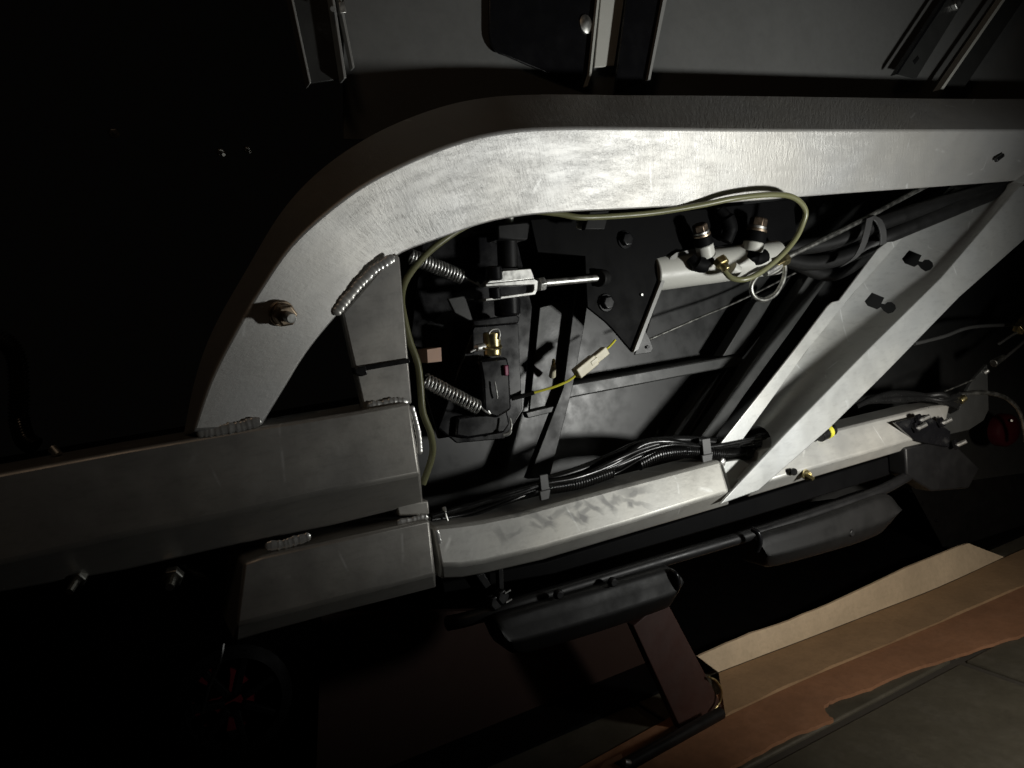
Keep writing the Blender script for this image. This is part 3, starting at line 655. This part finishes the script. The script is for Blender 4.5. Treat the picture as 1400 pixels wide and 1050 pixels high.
for x, y in ((686,818),(676,826)):
    q = P(x, y, .016); mb = MB(); hexa(mb, q+IN(.008), Vector((.2, -1, .1)), .0085, .010); mb.build('nut', M['black_gloss'], hg, bevel=.0007)
mb = MB(); a_ = P(692,812,.014)
for dz in (-.004, .006): mb.box(a_+Vector((.002, 0, dz-.004)), Vector((.0035, 0, .0008)), IN(.001), Vector((0, 0, .0007)))
mb.build('split_pin', M['zinc'], hg)

# brown boards below and behind
bb = thing('leaning_plank', 'narrow red brown plank leaning beside the cardboard strip', 'plank', F(955, 985))
px_slab([(866,856),(906,822),(914,826),(988,966),(968,985),(932,1000)], .13, .016).build('plank_board', M['brown'], bb, bevel=.0015)
MB().tube(path([(968,925,.124),(978,930,.122),(986,942,.12),(985,958,.12),(977,970,.12)]), .0016, 8).build('metal_edge', M['brass'], bb)
px_slab([(470,850),(700,800),(866,856),(935,1002),(860,1060),(560,1075)], .30, .01)
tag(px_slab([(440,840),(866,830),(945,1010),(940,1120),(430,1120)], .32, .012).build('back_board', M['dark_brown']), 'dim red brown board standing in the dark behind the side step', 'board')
lb = thing('floor_bar', 'black floor bar with shiny end lying left of the orange sheet', 'bar', F(900, 1030, .02))
MB().tube([P(845,1052,.06), P(985,975,.10)], 9*S(900,1010,.08), 14).build('bar', M['black'], lb, ang=60)
MB().cyl(P(853,1042,.05), P(861,1043,.05), .004, .004, 12).build('end_pin', M['zinc'], lb, bevel=.0008)
tag(MB().slab([F(x, y, .05) for x, y in ((828,1040),(850,1030),(848,1050),(815,1058))], Vector((0, 0, -.02))).build('wood_scrap', M['orange']), 'small orange scrap of wood at the end of the black floor bar', 'scrap')

# ------------------------------------------------------------------ right side: mount, mud flap, cables
rm = thing('bumper_mount', 'black square mounting bracket with shiny bolts at the end of the rear rail', 'mount', P(1290, 600, .03))
px_slab([(1224,578),(1268,567),(1300,590),(1298,612),(1252,603)], .012, .006).build('upper_plate', M['black_gloss'], rm, bevel=.001)
px_slab([(1238,612),(1298,600),(1340,640),(1325,668),(1275,672),(1240,650)], .02, .03).build('lower_plate', M['black'], rm, bevel=.003)
for x, y in ((1254,574),(1250,585),(1284,578),(1304,608)):
    q = P(x, y, .012); mb = MB(); hexa(mb, q, Vector((.3, -1, .3)), .0085, .006); nt_ = mb.build('nut', M['black_gloss'], rm, bevel=.0007)
    mb = MB(); mb.cyl(q+IN(-.005), q+Vector((.006, -.016, .006)), .0034, .003, 10); mb.build('stud', M['zinc'], nt_)
fp = thing('mud_flap', 'black rubber flap hanging at the right edge above the cardboard', 'flap', P(1350, 700, .27))
rr = []
for i in range(13):
    t = i/12; x0 = 1238+t*240; Y = .27
    rr.append([P(x0, 640-t*60+6*math.sin(t*7), Y+.02+.008*math.sin(t*9)), P(1246+t*235, 668+t*10, Y-.01+.006*math.sin(t*6)), P(1300+t*185, 770+10*t, Y+.01+.005*math.sin(t*8)), P(1345+t*140, 790+t*20, Y+.03), P(1345+t*140, 790+t*20, Y+.045), P(x0, 640-t*60, Y+.045)])
MB().ring_loft(rr).build('flap_sheet', M['rubber'], fp, bevel=.002)
for x, y in ((1262,688),(1283,712),(1250,672)):
    q = P(x, y, .262); mb = MB(); mb.cyl(q+IN(.008), q, .0035, .003, 10); mb.build('rivet', M['black_gloss'], fp)
tl = thing('red_reflector', 'dark red round reflector partly hidden at the right edge', 'reflector', P(1372, 588, .08))
q = P(1374,588,.09); MB().ring_loft([[q+Vector((math.cos(k*math.pi/14)*r, -h, math.sin(k*math.pi/14)*r*.8)) for k in range(28)] for r, h in ((.036,-.01),(.036,.004),(.030,.010),(.014,.013),(.003,.014))]).build('lens', M['lens'], tl, ang=50)
mb = MB(); mb.cyl(P(1383,575,.08), P(1383,575,.07), .003, .002, 10); mb.build('screw', M['zinc'], tl)
tag(MB().tube(path([(1308,541,.03),(1325,538,.025),(1350,537,.022),(1375,544,.022),(1392,560,.022),(1400,585,.024),(1402,604,.026)]), .0034, 10).build('chrome_cable', M['steel_pipe'], ang=60), 'bright curved metal cable arching down at the right edge', 'cable')
tag(MB().tube(path([(1250,470,.09),(1290,460,.085),(1330,447,.08),(1400,444,.08),(1440,446,.08)]), .0032, 10).build('thin_cable', M['dull_cable'], ang=60), 'dark thin cable crossing behind the brace towards the right edge', 'cable')
tag(MB().tube(path([(1362,498,.05),(1375,488,.05),(1400,467,.05),(1440,430,.05)]), .0026, 10).build('pull_cable', M['dull_cable'], ang=60), 'straight grey pull cable below the brass fitting at the right edge', 'cable')
tag(MB().tube(path([(1366,470,.05),(1390,455,.05),(1420,446,.05)]), .0024, 10).build('upper_cable', M['dull_cable'], ang=60), 'short grey cable leading into the brass fitting at the right edge', 'cable')
ft = thing('brass_fitting', 'small brass cable fitting at the right edge', 'fitting', P(1398, 440, .05))
a_, b_ = P(1392,452,.046), P(1412,424,.046); mb = MB(); hexa(mb, a_, b_-a_, .010, (b_-a_).length); mb.build('nut', M['brass'], ft, bevel=.0008)
f2 = thing('cable_stop', 'small shiny cable stop at the lower end of the pull cable', 'fitting', P(1365, 493, .05))
mb = MB(); mb.cyl(P(1358,497,.05), P(1372,488,.05), .0065, .005, 14); mb.build('barrel', M['steel_pipe'], f2, bevel=.0008)
tag(MB().cyl(P(1346,509,.03), P(1352,506,.024), .0045, .003, 12).build('rivet_head', M['zinc'], bevel=.0006), 'small shiny rivet head above the curved end plate', 'rivet')
kn = thing('rear_harness', 'knotted black harness behind the curved end plate', 'wiring', P(1300, 545, .03))
for k in range(6):
    MB().tube(path([(1170+k*4,556-k*2,.06),(1215,538+k*2,.055),(1260,540+k,.045),(1290,545+random.uniform(-6,8),.03),(1305,548+random.uniform(-8,8),.026),(1312,538+k*2,.03)]), random.uniform(.003, .006), 8).build('wire', M['loom'], kn, ang=60)
MB().tube(path([(1292,535,.026),(1312,527,.024),(1333,518,.024)]), .0012, 8).build('tie_tail', M['steel_pipe'], kn)
mb = MB(); mb.cyl(P(1312,548,.024), P(1320,543,.020), .0065, .005, 14); mb.build('terminal', M['brass'], kn, bevel=.0008)
yc_ = thing('yellow_cap', 'bright yellow ringed plug behind the foot of the diagonal brace', 'plug', P(1128, 592, .02))
MB().cyl(P(1120,596,.018), P(1129,591.5,.018), 9*S(1125,592,.02), n=20).build('collar', M['loom'], yc_, bevel=.001)
MB().cyl(P(1129,591.5,.018), P(1134,589,.018), 9.5*S(1125,592,.02), n=20).build('yellow_ring', M['yellow'], yc_, bevel=.001)
MB().cyl(P(1134,589,.018), P(1139,587,.018), 8*S(1125,592,.02), n=20).build('end_collar', M['loom'], yc_, bevel=.001)
rv = thing('rail_bolt', 'small brass bolt under the rear rail beside the brace foot', 'bolt', P(1105, 650, .01))
MB().cyl(P(1101,648,.016), P(1104,650,.008), .007, .006, 14).build('washer', M['brass'], rv, bevel=.0006)
MB().cyl(P(1104,650,.008), P(1112,655,.0), .003, .0028, 10).build('shank', M['brass'], rv)
mb = MB(); mb.cyl(P(1085,645,.012), P(1086,645,.006), .005, .004, 12); tag(mb.build('rail_plug', M['black']), 'small black plug in the rear rail left of the brass bolt', 'plug')

# ------------------------------------------------------------------ dark left side
cd = thing('corrugated_conduit', 'dark corrugated conduit hanging at the left edge', 'conduit', P(20, 620, .08))
ps = path([(-30,455,.10),(5,466,.10),(22,490,.10),(26,530,.10),(26,570,.10),(34,600,.09),(48,610,.085)], 30)
MB().tube(ps, [(.0085 if (i//2) % 2 else .0070) for i in range(len(ps))], 12).build('conduit_tube', M['loom'], cd, ang=50)
mb = MB(); mb.cyl(P(72,613,.05), P(80,622,.045), .004, .0035, 12); mb.build('end_clip', M['zinc'], cd)
def dimbolt(x, y, dpt, r, lab, dx=4, dy=3):
    t = thing('frame_bolt', lab, 'bolt', P(x, y, dpt), 'bolts glinting in the dark at the left')
    q = P(x, y, dpt); e = P(x+dx, y+dy, dpt-.012); mb = MB(); hexa(mb, q, e-q, r, (e-q).length*.6); mb.build('head', M['steel_pipe'], t, bevel=.0006)
    MB().cyl(q.lerp(e, .6), q.lerp(e, 1.5), r*.45, r*.4, 10).build('shank', M['steel_pipe'], t)
dimbolt(154,181,.3,.006,'faint small bolt alone in the dark at the upper left'); dimbolt(300,207,.3,.005,'left of two faint bolts in the dark beside the arch')
dimbolt(336,203,.3,.004,'right of two faint bolts in the dark beside the arch')
dimbolt(110,785,.03,.0075,'dull bolt below the left end of the side rail',-10,16); dimbolt(238,785,.03,.009,'dull bolt below the side rail beside the short hose',-4,12)
tag(MB().tube(path([(250,775,.04),(268,785,.035),(282,795,.035),(290,810,.04)]), [.003]*6+[.004]*6+[.0025]*7, 10).build('short_hose', M['rubber'], ang=60), 'short black hose stub below the side rail beside a bolt', 'hose')
rh = thing('red_hub', 'dark red hub with black spokes in the dark at lower left', 'hub', P(320, 960, .15))
q = P(318,955,.17); k = S(318,955,.17)
MB().ring_loft([[q+Vector((math.cos(a*math.pi/16)*r*k, -h, math.sin(a*math.pi/16)*r*k)) for a in range(32)] for r, h in ((78,-.02),(78,.01),(62,.016),(60,-.01))]).build('rim', M['matte'], rh, ang=40)
MB().ring_loft([[q+Vector((math.cos(a*math.pi/16)*r*k, -h, math.sin(a*math.pi/16)*r*k)) for a in range(32)] for r, h in ((60,-.03),(60,-.012),(30,-.006),(3,-.004))]).build('drum', M['red'], rh, ang=40)
for a in range(7):
    th = a*2*math.pi/7+.3; d = Vector((math.cos(th), 0, math.sin(th))); e = Vector((-d.z, 0, d.x))
    MB().box(q+d*42*k+IN(-.008), d*30*k, e*5*k, IN(.005)).build('spoke', M['matte'], rh, bevel=.0015)
MB().tube(path([(305,880,.13),(300,905,.125),(285,940,.125),(276,975,.13)]), .0022, 8).build('cable', M['loom'], rh)

# ------------------------------------------------------------------ render hints
scene.cycles.use_denoising = True
